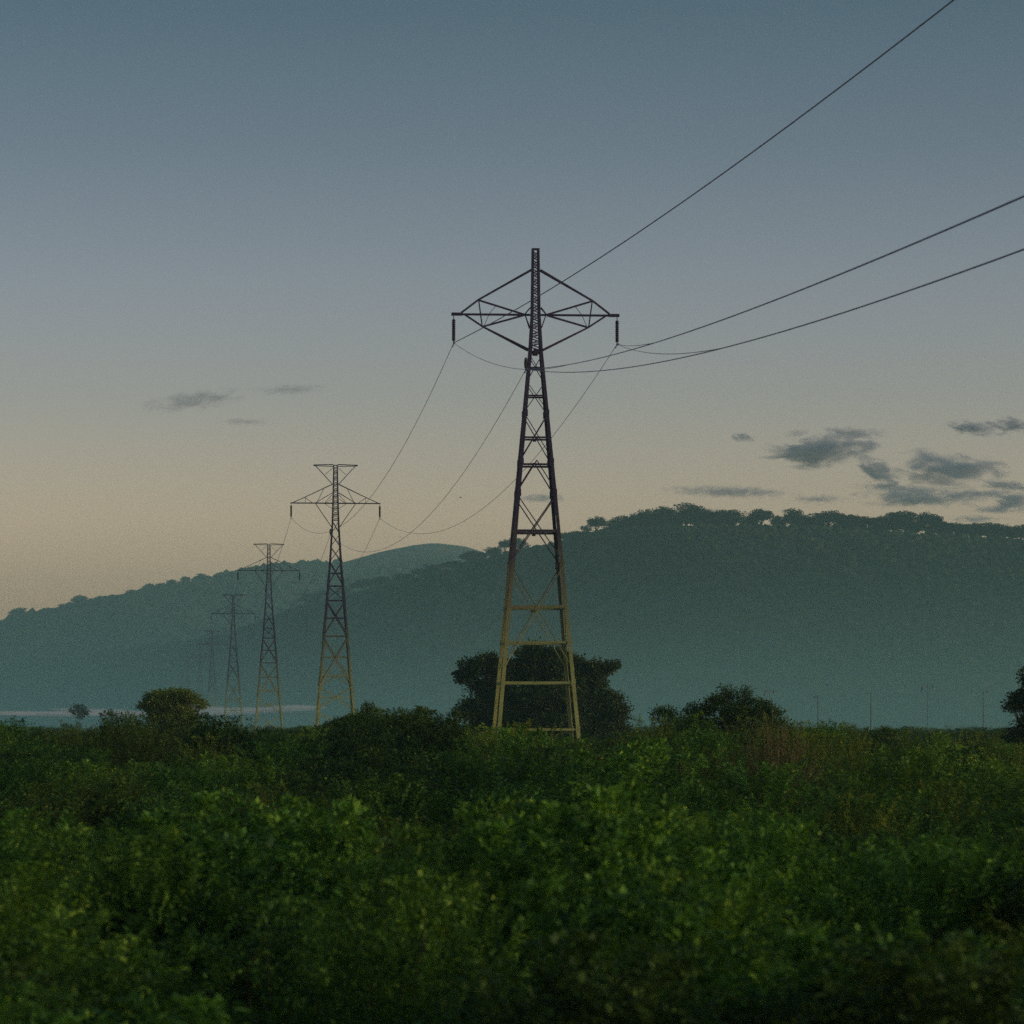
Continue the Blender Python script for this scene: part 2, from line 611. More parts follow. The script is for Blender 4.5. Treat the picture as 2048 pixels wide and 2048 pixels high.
o = forest('hillside_woodland', near_fn, -300, 2500, 11000, 4.2, 5, 0.055, 1.0, 2.2, 2, 0.89)
tag(o, 'dense low woodland covering the slope of the nearer dark ridge', 'woodland', kind='stuff')
o = forest('hillside_woodland', far_fn, -300, 1300, 5000, 3.6, 8, 0.07, 2.6, 5.4, 1, 0.96, (690, 1000))
tag(o, 'hazy blue woodland covering the far range left of the pylons', 'woodland', kind='stuff')

# ------------------------------------------------------------------ trees along the two skylines
RIDGE_PROTO = []
for k in range(5):
    rng = np.random.default_rng(100 + k)
    lobes = []
    for j in range(5 + k % 3):
        a = rng.uniform(0, 6.28)
        rr = rng.uniform(0.8, 3.4)
        s = rng.uniform(1.3, 2.2)
        lobes.append((math.cos(a) * rr, math.sin(a) * rr * 0.9, rng.uniform(3.6, 6.6) - rr * 0.15, s, s, s * 0.75))
    lobes.append((0, 0, 6.0, 2.6, 2.6, 1.7))
    t = build_tree('ridge_tree', (0, 0, 0), lobes, 260, 18, 0.44, 0.28, L_RIDGE, 'x', 'tree', None, 200 + k, 0.28, 0.45, 0.40)
    RIDGE_PROTO.append(t)

ORD = ['first', 'second', 'third', 'fourth', 'fifth', 'sixth', 'seventh', 'eighth', 'ninth', 'tenth', 'eleventh', 'twelfth', 'thirteenth',
       'fourteenth', 'fifteenth', 'sixteenth', 'seventeenth', 'eighteenth', 'nineteenth', 'twentieth', 'twenty-first', 'twenty-second',
       'twenty-third', 'twenty-fourth', 'twenty-fifth', 'twenty-sixth', 'twenty-seventh', 'twenty-eighth', 'twenty-ninth', 'thirtieth']
used_proto = set()


def ridge_tree(i, u, top_v, w, fn, label, group, sink=0.0, off=0):
    """crown top at row top_v, crown width w (2048 px) on the crest at column u"""
    v, D = fn(u)
    D = float(D) + off
    foot = EYE + (HOR - float(v)) / FPX * float(fn(u)[1]) - 0.4 - sink
    hh = max(EYE + (HOR - top_v) / FPX * D - foot, 3.0)
    sx = w / FPX * D / 8.0 * 1.35
    p = RIDGE_PROTO[i % 5]
    loc = ((u - 1024) / FPX * D, D, foot)
    rz = (i * 2.399) % 6.283
    if i % 5 not in used_proto:
        used_proto.add(i % 5)
        p.location, p.rotation_euler, p.scale = loc, (0, 0, rz), (sx, sx, hh / 7.0)
        tag(p, label, 'tree', group)
        return p
    return copy_thing(p, 'ridge_tree', loc, rz, (sx, sx, hh / 7.0), label, group)


# right-hand crest, read off the photograph: column in the enlarged strip, top, width
RIGHT = [(62, 188, 60), (105, 180, 62), (150, 182, 56), (190, 118, 84), (242, 158, 50), (300, 124, 84), (352, 108, 70), (405, 98, 72), (462, 90, 84), (556, 76, 118),
         (632, 96, 70), (688, 98, 74), (750, 100, 94), (862, 98, 108), (988, 96, 112), (1052, 126, 70), (1135, 102, 124), (1228, 118, 108),
         (1300, 126, 90), (1365, 124, 70), (1450, 107, 140), (1530, 122, 80), (1592, 160, 84), (1660, 165, 70), (1722, 168, 84), (1785, 165, 104), (1852, 172, 84), (1922, 172, 80)]
for i, (cx, top, w) in enumerate(RIGHT):
    u = 1100 + cx / 2.038
    ridge_tree(i, u, 980 + top / 2.038 - (0 if i == 3 else 5 if i < 21 else 12), w / 2.038 * (0.92 + 0.09 * (i * 5 % 7)), near_fn,
               'flat-topped dark tree on the near ridge skyline, %s to the right of the nearest pylon' % ORD[i],
               'trees along the near ridge skyline', 0.0, (i * 7) % 11 - 5)
for i in range(len(RIGHT) - 1):
    (c0, t0, w0), (c1, t1, w1) = RIGHT[i], RIGHT[i + 1]
    u = 1100 + (c0 + c1) / 2 / 2.038
    low = max(t0, t1) + 14 if i < 21 else min(t0, t1) - 14
    ridge_tree(i * 3 + 1, u, 980 + low / 2.038, (46 + i * 17 % 30) / 2.038 * 1.2, near_fn,
               'low bushy tree in the near ridge skyline, %s to the right of the nearest pylon' % ORD[i],
               'low trees filling the near ridge skyline', 0.8, (i * 5) % 13 - 6)
LEFTR = [(1040, 1090, 34), (1010, 1094, 30), (982, 1108, 36), (946, 1116, 44), (905, 1134, 40), (872, 1142, 44), (838, 1150, 40), (800, 1160, 46), (765, 1166, 44),
         (728, 1170, 40), (690, 1186, 38), (650, 1194, 40), (618, 1200, 40)]
for i, (u, tv, w) in enumerate(LEFTR):
    ridge_tree(i + 2, u, tv - 11, w * 0.95, near_fn,
               'hazy tree on the near ridge skyline, %s counting left from the nearest pylon mast' % ORD[i],
               'trees down the left end of the near ridge', 0.3, (i * 5) % 9 - 4)
FARL = [(38, 1226, 38), (66, 1233, 30), (96, 1226, 30), (125, 1218, 26), (160, 1202, 30), (186, 1206, 30), (212, 1202, 26), (236, 1200, 26), (264, 1190, 34),
        (300, 1178, 28), (322, 1176, 26), (345, 1170, 26), (372, 1164, 26), (402, 1158, 30)]
for i, (u, tv, w) in enumerate(FARL):
    ridge_tree(i + 1, u, tv - 9, w * 0.9, far_fn,
               'tiny hazy tree on the far skyline, %s from the left edge' % ORD[i], 'trees along the far skyline', 0.3, -4 - i % 5)

# ------------------------------------------------------------------ pylons
def hwfn(tab):
    zs, ws = zip(*tab)
    return lambda z: float(np.interp(z, zs, ws))


def pylon_parts(spec):
    """list of (part name, mesh) for one lattice pylon, foot at z 0, arms along x"""
    hw = hwfn(spec['hw'])
    levels = [z for z, w in spec['hw']]
    parts = []
    for sx, sy in ((-1, -1), (1, -1), (1, 1), (-1, 1)):
        pts = [(sx * hw(z), sy * hw(z), z) for z in levels]
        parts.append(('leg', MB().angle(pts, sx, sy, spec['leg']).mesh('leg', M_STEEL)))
    corners = [(-1, -1), (1, -1), (1, 1), (-1, 1)]

    def face(k, z, inset=0.02):
        a, b = corners[k], corners[(k + 1) % 4]
        w = hw(z) - inset
        return Vector((a[0] * w, a[1] * w, z)), Vector((b[0] * w, b[1] * w, z))

    for z, w in spec['struts']:
        for k in range(4):
            a, b = face(k, z, 0.06)
            parts.append(('strut', MB().bar(a, b, w * 0.6, w).mesh('strut', M_STEEL)))
    for z0, z1, w in spec['xs']:
        for k in range(4):
            a0, b0 = face(k, z0)
            a1, b1 = face(k, z1)
            n = (a0 + b0) * 0.5
            n = Vector((n.x, n.y, 0)).normalized() * (w * 0.5)
            parts.append(('brace', MB().bar(a0, b1, w).mesh('brace', M_STEEL)))
            parts.append(('brace', MB().bar(b0 - n, a1 - n, w).mesh('brace', M_STEEL)))
    for zt, zb, w in spec.get('ks', []):
        for k in range(4):
            a0, b0 = face(k, zb)
            a1, b1 = face(k, zt)
            m = (a1 + b1) * 0.5
            parts.append(('brace', MB().bar(a0, m, w).mesh('brace', M_STEEL)))
            parts.append(('brace', MB().bar(b0, m, w).mesh('brace', M_STEEL)))
    z0, z1, step = spec['lace']
    n = int((z1 - z0) / step)
    for k in range(4):
        mb = MB()
        for i in range(n):
            za, zb = z0 + (z1 - z0) * i / n, z0 + (z1 - z0) * (i + 1) / n
            a, b = face(k, za, 0.03)
            c, d = face(k, zb, 0.03)
            mb.bar(a if i % 2 else b, d if i % 2 else c, 0.065)
            if i % 2 == 0:
                mb.bar(a, b, 0.045)
        parts.append(('lacing', mb.mesh('lacing', M_STEEL)))
    cap = hw(levels[-1])
    parts.append(('mast_cap', MB().bar((-cap, 0, levels[-1] + 0.03), (cap, 0, levels[-1] + 0.03), cap * 2, 0.07).mesh('mast_cap', M_STEEL)))
    for (nm, p, q, w, spread) in spec['arm']:
        for sd_ in (-1, 1):
            if spread:
                for dy in (-1, 1):
                    parts.append((nm, MB().bar((p[0] * sd_, p[2] * dy if len(p) > 2 else 0, p[1]),
                                               (q[0] * sd_, q[2] * dy if len(q) > 2 else 0, q[1]), w).mesh(nm, M_STEEL)))
            else:
                parts.append((nm, MB().bar((p[0] * sd_, 0, p[1]), (q[0] * sd_, 0, q[1]), w).mesh(nm, M_STEEL)))
    ix, iz0, iz1 = spec['ins']
    for sd_ in (-1, 1):
        ln = iz0 - iz1
        prof = [(0, 0.03), (-0.22, 0.03), (-0.24, 0.07)]
        nd = 11
        for j in range(nd):
            z = -0.27 - (ln - 0.52) * j / (nd - 1)
            prof += [(z, 0.075), (z - 0.03, 0.135), (z - 0.065, 0.12)]
        prof += [(-ln + 0.12, 0.05), (-ln, 0.045)]
        m = MB().lathe((ix * sd_, 0, iz0), prof, 10).mesh('insulator', M_INSUL, False)
        parts.append(('insulator', m))
    if 'cins' in spec:
        x, za, zb = spec['cins']
        m = MB().lathe((x, 0, za), [(0, 0.05), (-0.1, 0.10), (-(za - zb) * 0.5, 0.13), (-(za - zb) + 0.1, 0.10), (-(za - zb), 0.04)], 8).mesh('insulator', M_INSUL)
        parts.append(('insulator', m))
    for x, z, w in spec.get('plates', []):
        for dy in (-1, 1):
            y = dy * (hw(z) - 0.01)
            parts.append(('gusset', MB().bar((x - w / 2, y, z), (x + w / 2, y, z), 0.03, w).mesh('gusset', M_STEEL)))
    for zg in spec.get('joints', []):
        for sx, sy in corners:
            w = hw(zg) + 0.012
            parts.append(('gusset', MB().bar((sx * w, sy * (w - 0.14), zg - 0.22), (sx * w, sy * (w - 0.14), zg + 0.22), 0.02, 0.26).mesh('gusset', M_STEEL)))
            parts.append(('gusset', MB().bar((sx * (w - 0.14), sy * w, zg - 0.22), (sx * (w - 0.14), sy * w, zg + 0.22), 0.26, 0.02).mesh('gusset', M_STEEL)))
    for sx, sy in corners:
        w = hw(0)
        parts.append(('footing', MB().lathe((sx * w, sy * w, -0.25), [(0, 0.40), (0.45, 0.40), (0.55, 0.30)], 8).mesh('footing', M_SOIL)))
    return parts


def GA(v):
    return (HOR - v) / 31.1 + EYE


def GB(v):
    return (HOR - v) / 16.92 + EYE


E_ = EYE
SPEC_A = dict(
    hw=[(0, 3.0), (23.95 + E_, 0.44), (26.2 + E_, 0.31), (30.44 + E_, 0.245)], leg=[0.25, 0.20, 0.17, 0.145],
    struts=[(GA(v), w) for v, w in ((705, .12), (737, .11), (793, .11), (877, .12), (931, .13), (1064, .16), (1215.5, .17), (1286, .14), (1366, .14), (1459, .14))],
    xs=[(GA(765), GA(709), .045), (GA(826), GA(765), .045), (GA(924), GA(828), .055), (GA(1125), GA(992), .065), (GA(1342), GA(1133), .062)],
    ks=[(GA(923), GA(985), .065)],
    lace=(GA(704), 30.3 + E_, 0.27),
    arm=[('crossarm_chord', (0.29, 29.12 + E_, 0.22), (3.70, 27.17 + E_, 0.02), .11, 1),
         ('crossarm_chord', (3.70, 27.17 + E_), (4.78, 26.34 + E_), .12, 0),
         ('crossarm_beam', (0.34, 26.24 + E_), (5.42, 26.24 + E_), .13, 0),
         ('crossarm_tip', (4.72, 26.25 + E_), (5.42, 26.25 + E_), .19, 0),
         ('crossarm_chord', (0.46, 23.98 + E_, 0.42), (3.40, 25.46 + E_, 0.02), .10, 1),
         ('crossarm_chord', (3.40, 25.46 + E_), (4.55, 26.22 + E_), .11, 0),
         ('crossarm_brace', (3.70, 27.17 + E_), (0.72, 26.26 + E_), .115, 0),
         ('crossarm_brace', (3.40, 25.46 + E_), (0.72, 26.22 + E_), .115, 0),
         ('crossarm_post', (3.66, 27.14 + E_), (3.43, 25.46 + E_), .08, 0),
         ('crossarm_tie', (2.55, 26.82 + E_), (3.00, 26.25 + E_), .035, 0),
         ('crossarm_tie', (3.00, 26.25 + E_), (3.32, 25.50 + E_), .035, 0),
         ('mast_tie', (0.34, 26.70 + E_, 0.2), (0.72, 26.25 + E_, 0.02), .06, 1),
         ('mast_tie', (0.38, 25.40 + E_, 0.3), (0.66, 26.20 + E_, 0.02), .045, 1)],
    ins=(5.27, 26.16 + E_, 24.40 + E_), cins=(-0.62, 23.5 + E_, 22.75 + E_),
    joints=[GA(v) for v in (828, 926, 988, 1129, 1286, 1366, 1459)],
    plates=[(0, GA(1218), 0.34), (0, GA(1066), 0.24), (0, GA(878), 0.2), (0, GA(705), 0.34)])
SPEC_B = dict(
    hw=[(0, 2.68), (19.07 + E_, 0.74), (23.19 + E_, 0.47), (26.0 + E_, 0.37), (30.5 + E_, 0.27)], leg=[0.24, 0.20, 0.17, 0.15, 0.12],
    struts=[(GB(v), .11) for v in (1146, 1171.6, 1200.6, 1236, 1272, 1314, 1353, 1395)],
    xs=[(GB(1067), GB(1040), .06), (GB(1093), GB(1067), .06), (GB(1123), GB(1093), .07), (GB(1170), GB(1123), .09), (GB(1200), GB(1172), .07),
        (GB(1271), GB(1202), .13), (GB(1371), GB(1274), .13), (GB(1372), GB(1336), .06), (GB(1419), GB(1373), .08), (GB(1470), GB(1424), .08)],
    lace=(GB(1040), 30.4 + E_, 0.34),
    arm=[('peak_bar', (0.26, 30.62 + E_, 0.16), (2.62, 30.55 + E_, 0.05), .085, 1),
         ('peak_bar', (0.26, 30.40 + E_), (2.62, 30.46 + E_), .085, 0),
         ('peak_strut', (2.32, 30.42 + E_), (0.37, 28.28 + E_), .085, 0),
         ('peak_strut', (0.32, 30.2 + E_), (1.24, 29.42 + E_), .05, 0),
         ('crossarm_chord', (0.36, 28.28 + E_, 0.28), (3.64, 26.72 + E_, 0.05), .08, 1),
         ('crossarm_chord', (3.64, 26.72 + E_), (5.05, 26.08 + E_), .085, 0),
         ('crossarm_beam', (0.37, 26.03 + E_, 0.30), (2.4, 26.03 + E_, 0.22), .11, 1),
         ('crossarm_beam', (2.4, 26.03 + E_), (5.33, 26.03 + E_), .13, 0),
         ('crossarm_brace', (3.64, 26.70 + E_), (2.68, 26.06 + E_), .06, 0),
         ('crossarm_brace', (3.60, 26.66 + E_), (3.56, 26.08 + E_), .05, 0),
         ('crossarm_brace', (1.41, 27.70 + E_), (2.20, 26.10 + E_), .06, 0),
         ('crossarm_brace', (0.40, 27.25 + E_, 0.2), (2.34, 26.08 + E_, 0.05), .065, 1),
         ('crossarm_brace', (0.40, 27.05 + E_), (1.28, 26.06 + E_), .055, 0),
         ('crossarm_brace', (0.42, 26.55 + E_), (1.1, 26.08 + E_), .05, 0),
         ('crossarm_brace', (1.28, 25.98 + E_), (0.42, 25.40 + E_), .05, 0),
         ('crossarm_stay', (2.36, 25.97 + E_), (0.46, 23.20 + E_), .085, 0)],
    ins=(5.25, 25.97 + E_, 24.30 + E_), cins=(-0.60, 23.0 + E_, 22.3 + E_))


def place_pylon(parts, name, u, Y, rz, label, group, scale=(1, 1, 1)):
    r = empty(name, ((u - 1024) / FPX * Y, Y, 0), rz, scale)
    for nm, me in parts:
        c = link(nm, me, r)
        if nm in ('lattice', 'lacing', 'crossarm', 'peak'):
            c['kind'] = 'stuff'
        if nm == 'insulator' and Y < 800:
            zs = [v.co for v in me.vertices]
            b = min(zs, key=lambda q: q.z)
            cx_ = sum(q.x for q in zs) / len(zs)
            mb = MB().bar((cx_, -0.32, b.z - 0.03), (cx_, 0.32, b.z - 0.03), 0.07, 0.09)
            for dy in (-1.05, -0.75, 0.75, 1.05):
                mb.bar((cx_, dy - 0.09, b.z - 0.10), (cx_, dy + 0.09, b.z - 0.10), 0.07)
            mb.bar((cx_, -1.05, b.z - 0.05), (cx_, 1.05, b.z - 0.05), 0.025)
            link('clamp', mb.mesh('clamp', M_WIRE), c)
    return tag(r, label, 'pylon', group)


def merge_parts(parts):
    """coarser parts for pylons too far off to show single bars"""
    groups = {}
    for nm, me in parts:
        key = {'leg': 'leg', 'insulator': 'insulator'}.get(nm)
        if key:
            groups.setdefault((nm, me.name), []).append(me)
        else:
            k2 = 'crossarm' if nm.startswith('cross') else 'peak' if nm.startswith('peak') else 'lattice'
            groups.setdefault((k2, ''), []).append(me)
    res = []
    for (nm, _), ms in groups.items():
        if len(ms) == 1:
            res.append((nm, ms[0]))
            continue
        V, F, n = [], [], 0
        for me in ms:
            V += [tuple(v.co) for v in me.vertices]
            F += [tuple(i + n for i in p.vertices) for p in me.polygons]
            n += len(me.vertices)
        m = bpy.data.meshes.new(nm)
        m.from_pydata(V, [], F)
        m.materials.append(M_STEEL)
        res.append((nm, m))
    return res


PA, PB = pylon_parts(SPEC_A), pylon_parts(SPEC_B)


def heavier(spec, k):
    t = dict(spec)
    t['leg'] = [a * k for a in spec['leg']]
    t['struts'] = [(z, w * k) for z, w in spec['struts']]
    t['xs'] = [(a, b, w * k) for a, b, w in spec['xs']]
    t['arm'] = [(n_, p, q, w * k, sp_) for n_, p, q, w, sp_ in spec['arm']]
    return t


PBm, PAm = merge_parts(pylon_parts(heavier(SPEC_B, 2.1))), merge_parts(pylon_parts(heavier(SPEC_A, 2.1)))
PB4 = pylon_parts(heavier(SPEC_B, 1.3))
PG = 'row of lattice pylons'
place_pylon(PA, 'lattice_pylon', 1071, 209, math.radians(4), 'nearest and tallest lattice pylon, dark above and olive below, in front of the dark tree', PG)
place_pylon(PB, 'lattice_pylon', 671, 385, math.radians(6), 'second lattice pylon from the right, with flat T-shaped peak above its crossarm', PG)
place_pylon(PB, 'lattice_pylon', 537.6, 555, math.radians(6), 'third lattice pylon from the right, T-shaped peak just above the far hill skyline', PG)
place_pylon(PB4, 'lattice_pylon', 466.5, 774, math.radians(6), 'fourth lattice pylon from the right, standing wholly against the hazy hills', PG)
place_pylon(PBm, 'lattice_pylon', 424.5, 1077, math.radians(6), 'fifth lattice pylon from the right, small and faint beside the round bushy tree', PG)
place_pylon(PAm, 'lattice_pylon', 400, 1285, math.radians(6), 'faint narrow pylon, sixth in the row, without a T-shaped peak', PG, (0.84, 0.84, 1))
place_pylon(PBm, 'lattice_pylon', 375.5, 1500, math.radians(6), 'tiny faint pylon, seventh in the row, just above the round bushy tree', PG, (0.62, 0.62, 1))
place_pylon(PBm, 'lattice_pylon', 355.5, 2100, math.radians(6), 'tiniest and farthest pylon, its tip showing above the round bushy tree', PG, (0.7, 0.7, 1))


# ------------------------------------------------------------------ wires
def wire(p, q, sag, r, label, t1=1.0, n=48, group='power line wires'):
    p, q = Vector(p), Vector(q)
    pts = []
    for i in range(n + 1):
        t = t1 * i / n
        x = p.lerp(q, t)
        x.z -= 4 * sag * t * (1 - t)
        pts.append(x)
    o = link('power_line_wire', MB().tube(pts, [r] * len(pts), 5).mesh('power_line_wire', M_WIRE, True))
    return tag(o, label, 'wire', group)


def attach(u, Y, rz, x, z, sc=1.0):
    return Vector(((u - 1024) / FPX * Y + x * math.cos(rz) * sc, Y + x * math.sin(rz) * sc, z))


rz1, rz2 = math.radians(4), math.radians(6)
A1 = {'left': attach(1071, 209, rz1, -5.27, 24.40 + E_), 'middle': attach(1071, 209, rz1, -0.62, 22.75 + E_), 'right': attach(1071, 209, rz1, 5.27, 24.40 + E_)}
rowB = [(671, 385, 1), (537.6, 555, 1), (466.5, 774, 1), (424.5, 1077, 1)]
AB = []
for (u, Y, s) in rowB:
    AB.append({'left': attach(u, Y, rz2, -5.25, 24.3 + E_), 'middle': attach(u, Y, rz2, -0.6, 22.3 + E_), 'right': attach(u, Y, rz2, 5.25, 24.3 + E_)})
names = ['nearest', 'second', 'third', 'fourth', 'fifth']
chain = [A1] + AB
for i in range(4):
    for kx in ('left', 'middle', 'right'):
        wire(chain[i][kx], chain[i + 1][kx], (5.9, 5.5, 6.5, 8)[i], (0.018, 0.022, 0.026, 0.03)[i],
             'thin wire sagging from the %s of the %s pylon back to the %s pylon' % ({'left': 'left insulator', 'middle': 'mast', 'right': 'right insulator'}[kx], names[i], names[i + 1]))
# the span that comes over the camera's right shoulder
y0 = 33.0
END = {'l': Vector((24.7, y0, 24.3 + E_)), 'm': Vector((9.32, 56.3, 9.32 + E_)), 'r': Vector((10.77, 64.9, 9.66 + E_))}
RW = 0.028


def span_point(p, q, sag, t):
    x = Vector(p).lerp(Vector(q), t)
    x.z -= 4 * sag * t * (1 - t)
    return x


wire(A1['left'], END['l'], 2.0, RW, 'highest wire, climbing steeply from the nearest pylon to the top right of the picture')
SM, SR = 0.74, 1.08
wire(A1['middle'], END['m'], SM, RW * 0.75, 'middle wire rising from the nearest pylon mast to the right edge', 1.25)
wire(A1['middle'], END['r'], SR, RW * 0.75, 'lowest wire, leaving the nearest pylon mast level and rising to the right edge', 1.25)


def sag_through(p, q, u, v):
    """sag that takes a wire from p to q through what the photograph shows at (u, v)"""
    best = min((i / 400 for i in range(1, 400)), key=lambda t: abs(p.lerp(q, t).x / p.lerp(q, t).y * FPX + 1024 - u))
    x = p.lerp(q, best)
    return (x.z - (EYE + (HOR - v) / FPX * x.y)) / (4 * best * (1 - best))


# lighter strands that run from the insulators and are clamped to those wires further out
J1 = span_point(A1['middle'], END['r'], SR, 0.66)
J2 = span_point(A1['middle'], END['m'], SM, 0.55)
J3 = span_point(A1['middle'], END['m'], SM, 0.25)
wire(A1['right'], J1, sag_through(A1['right'], J1, 1340, 708), 0.015, 'faint wire from the nearest right insulator joining the lowest wire')
wire(A1['right'], J2, sag_through(A1['right'], J2, 1275, 691), 0.014, 'faint wire from the nearest right insulator joining the middle wire')
wire(A1['left'], J3, sag_through(A1['left'], J3, 1030, 737), 0.015, 'faint wire drooping from the nearest left insulator behind the mast')


# ------------------------------------------------------------------ distant poles on the right, birds
def pole(u, vtop, Y, arm, insul, label, r0=0.10):
    p = at2(u, vtop, Y)
    h = p.z
    r = empty('utility_pole', (p.x, Y, 0))
    link('post', MB().tube([(0, 0, -0.3), (0, 0, h * 0.5), (0, 0, h)], [r0, r0 * 0.8, r0 * 0.5], 6).mesh('post', M_POLE), r)
    if arm:
        x0, x1 = arm
        link('crossarm', MB().bar((x0, 0, h - 0.25), (x1, 0, h - 0.25), 0.07).mesh('crossarm', M_POLE), r)
    for (x, z0, dx, ln) in insul:
        link('insulator', MB().tube([(x, 0, h + z0), (x + dx * 0.5, 0, h + z0 - ln * 0.5), (x + dx, 0, h + z0 - ln)], [0.04, 0.11, 0.04], 6).mesh('insulator', M_INSUL), r)
    tag(r, label, 'utility pole', 'distant utility poles before the right-hand hill')


pole(1452, 1301, 520, (-0.78, 0.78), [(-0.60, -0.18, -0.30, 0.90), (0.60, -0.18, 0.24, 0.78)], 'thin far pole hung with two dark insulators, just right of the leafy tree', 0.045)
pole(1543, 1312, 560, (-0.78, 0.12), [(-0.72, -0.18, 0.00, 0.30)], 'thin pole rising above the hedge, between the dry bush and the other poles')
pole(1643, 1305, 560, (-0.72, 0.12), [(-0.66, -0.12, 0.00, 0.36)], 'thin pole with a short arm to its left, right of the hedge')
pole(1750, 1291, 520, (-0.90, 0.90), [(-0.72, -0.18, -0.36, 1.02), (0.72, -0.18, 0.36, 0.96)], 'far pole with a splayed pair of dark insulators, above the right-hand scrub', 0.045)
pole(1855, 1303, 560, (-0.12, 0.78), [(0.66, -0.06, 0.00, 0.30)], 'thin pole nearest the right edge, with a short arm to its right')


def bird(u, v, Y, s, rz, label):
    p = at2(u, v, Y)
    r = empty('bird', p, rz)
    link('body', MB().tube([(-0.20 * s, 0, 0), (-0.05 * s, 0, 0.01), (0.12 * s, 0, 0.02), (0.2 * s, 0, 0.03)], [0.015 * s, 0.06 * s, 0.05 * s, 0.01 * s], 6).mesh('body', M_BIRD, True), r)
    for d in (-1, 1):
        mb = MB()
        mb._add([(0.06 * s, 0.03 * d * s, 0.03 * s), (-0.10 * s, 0.03 * d * s, 0.03 * s), (-0.10 * s, 0.25 * d * s, 0.13 * s), (0.05 * s, 0.25 * d * s, 0.14 * s), (-0.12 * s, 0.52 * d * s, 0.08 * s),
                 (0.06 * s, 0.03 * d * s, 0.015 * s), (-0.10 * s, 0.03 * d * s, 0.015 * s), (-0.10 * s, 0.25 * d * s, 0.115 * s), (0.05 * s, 0.25 * d * s, 0.125 * s)],
                [(0, 1, 2, 3), (3, 2, 4), (8, 7, 6, 5), (4, 7, 8), (0, 3, 8, 5), (1, 6, 7, 2), (3, 4, 8), (2, 7, 4)])
        link('wing', mb.mesh('wing', M_BIRD), r)
    tag(r, label, 'bird')


bird(869, 939, 300, 0.55, 0.6, 'tiny dark bird flying between the two nearest pylons')
bird(1559, 1293, 300, 0.6, 2.0, 'tiny dark bird flying before the hill above the pole')

# ------------------------------------------------------------------ trees that stand out of the scrub
def lobes_px(cu, Y, lst, depth=0.8):
    """crown lobes given as (column, row, half width, half height) in 1932 px units"""
    k = K / FPX * Y
    res = []
    r = random.Random(int(cu * 7 + Y))
    for (x, y, a, b) in lst:
        res.append(((x - cu) * k, r.uniform(-1, 1) * a * k * 0.6, EYE + (HOR / K - y) * k, a * k, a * k * depth, b * k))
    return res


def foot(cu, Y):
    return ((cu * K - 1024) / FPX * Y, Y, 0)


build_tree('broad_tree', foot(1020, 224), lobes_px(1020, 224, [
    (905, 1258, 38, 16), (880, 1276, 22, 12), (920, 1246, 26, 12), (918, 1298, 34, 16), (930, 1322, 34, 18), (900, 1338, 44, 22), (925, 1370, 50, 22), (950, 1262, 26, 22), (1005, 1234, 34, 18), (1012, 1216, 14, 7), (1050, 1238, 28, 16),
    (1000, 1268, 60, 26), (1060, 1280, 44, 26), (1030, 1310, 70, 26), (1128, 1262, 30, 15), (1152, 1252, 14, 7), (1118, 1290, 30, 18),
    (1085, 1275, 40, 30), (1090, 1330, 50, 30), (945, 1285, 34, 24), (1082, 1250, 24, 14), (960, 1340, 50, 30), (1140, 1322, 36, 22), (1165, 1345, 22, 18), (1130, 1366, 46, 24), (1040, 1360, 70, 30), (985, 1380, 60, 20), (1160, 1378, 30, 14)]),
    3600, 26, 0.18, 0.12, L_TREE, 'broad dark tree standing right behind the nearest pylon', 'tree', None, 21, 0.42, 0.22, 0.30, 1)
build_tree('round_tree', foot(324, 185), lobes_px(324, 185, [
    (330, 1312, 34, 12), (300, 1318, 32, 14), (355, 1320, 28, 13), (275, 1332, 18, 8), (378, 1330, 12, 8), (325, 1340, 46, 22), (345, 1352, 34, 18), (305, 1350, 30, 18), (325, 1368, 34, 14)]),
    900, 26, 0.12, 0.075, L_OLV, 'round dark olive tree standing alone at left, below the faint pylons', 'tree', None, 22, 0.22, 0.3, 0.2)
build_tree('loose_tree', foot(1372, 118), lobes_px(1372, 118, [
    (1252, 1346, 22, 14), (1275, 1362, 26, 14), (1308, 1366, 28, 16), (1330, 1342, 14, 8), (1366, 1318, 22, 14), (1372, 1300, 10, 6), (1402, 1322, 20, 18), (1410, 1304, 9, 8), (1385, 1345, 36, 20), (1430, 1350, 28, 16),
    (1455, 1345, 18, 12), (1345, 1372, 44, 18), (1420, 1378, 44, 18), (1345, 1328, 22, 14), (1312, 1342, 22, 13), (1438, 1332, 20, 13), (1300, 1386, 54, 14), (1400, 1392, 74, 14), (1462, 1372, 26, 14), (1270, 1385, 34, 12)]),
    1300, 22, 0.085, 0.05, L_DRK, 'loose leafy tree with two upright tops, right of the broad dark tree', 'tree', None, 23, 0.12, 0.3, 0.15, 2)
build_tree('edge_tree', foot(1968, 135), lobes_px(1968, 135, [
    (1944, 1278, 24, 20), (1925, 1318, 22, 14), (1912, 1334, 18, 9), (1950, 1320, 30, 24), (1960, 1360, 34, 26), (1915, 1392, 24, 12), (1935, 1380, 24, 16), (1990, 1300, 40, 40), (1980, 1380, 40, 24), (2020, 1350, 36, 40)]),
    900, 24, 0.11, 0.07, L_TREE, 'dark tree cut off by the right edge of the picture', 'tree', None, 24, 0.2, 0.3, 0.2)
build_tree('sapling', foot(668, 150), lobes_px(668, 150, [
    (692, 1336, 9, 10), (690, 1352, 12, 8), (672, 1360, 26, 10), (640, 1368, 26, 12), (690, 1372, 30, 12), (615, 1380, 24, 10)]),
    420, 22, 0.10, 0.06, L_DRK, 'small tree with one leafy tip sticking up at the foot of the second pylon', 'tree', None, 25, 0.08, 0.35, 0.16)
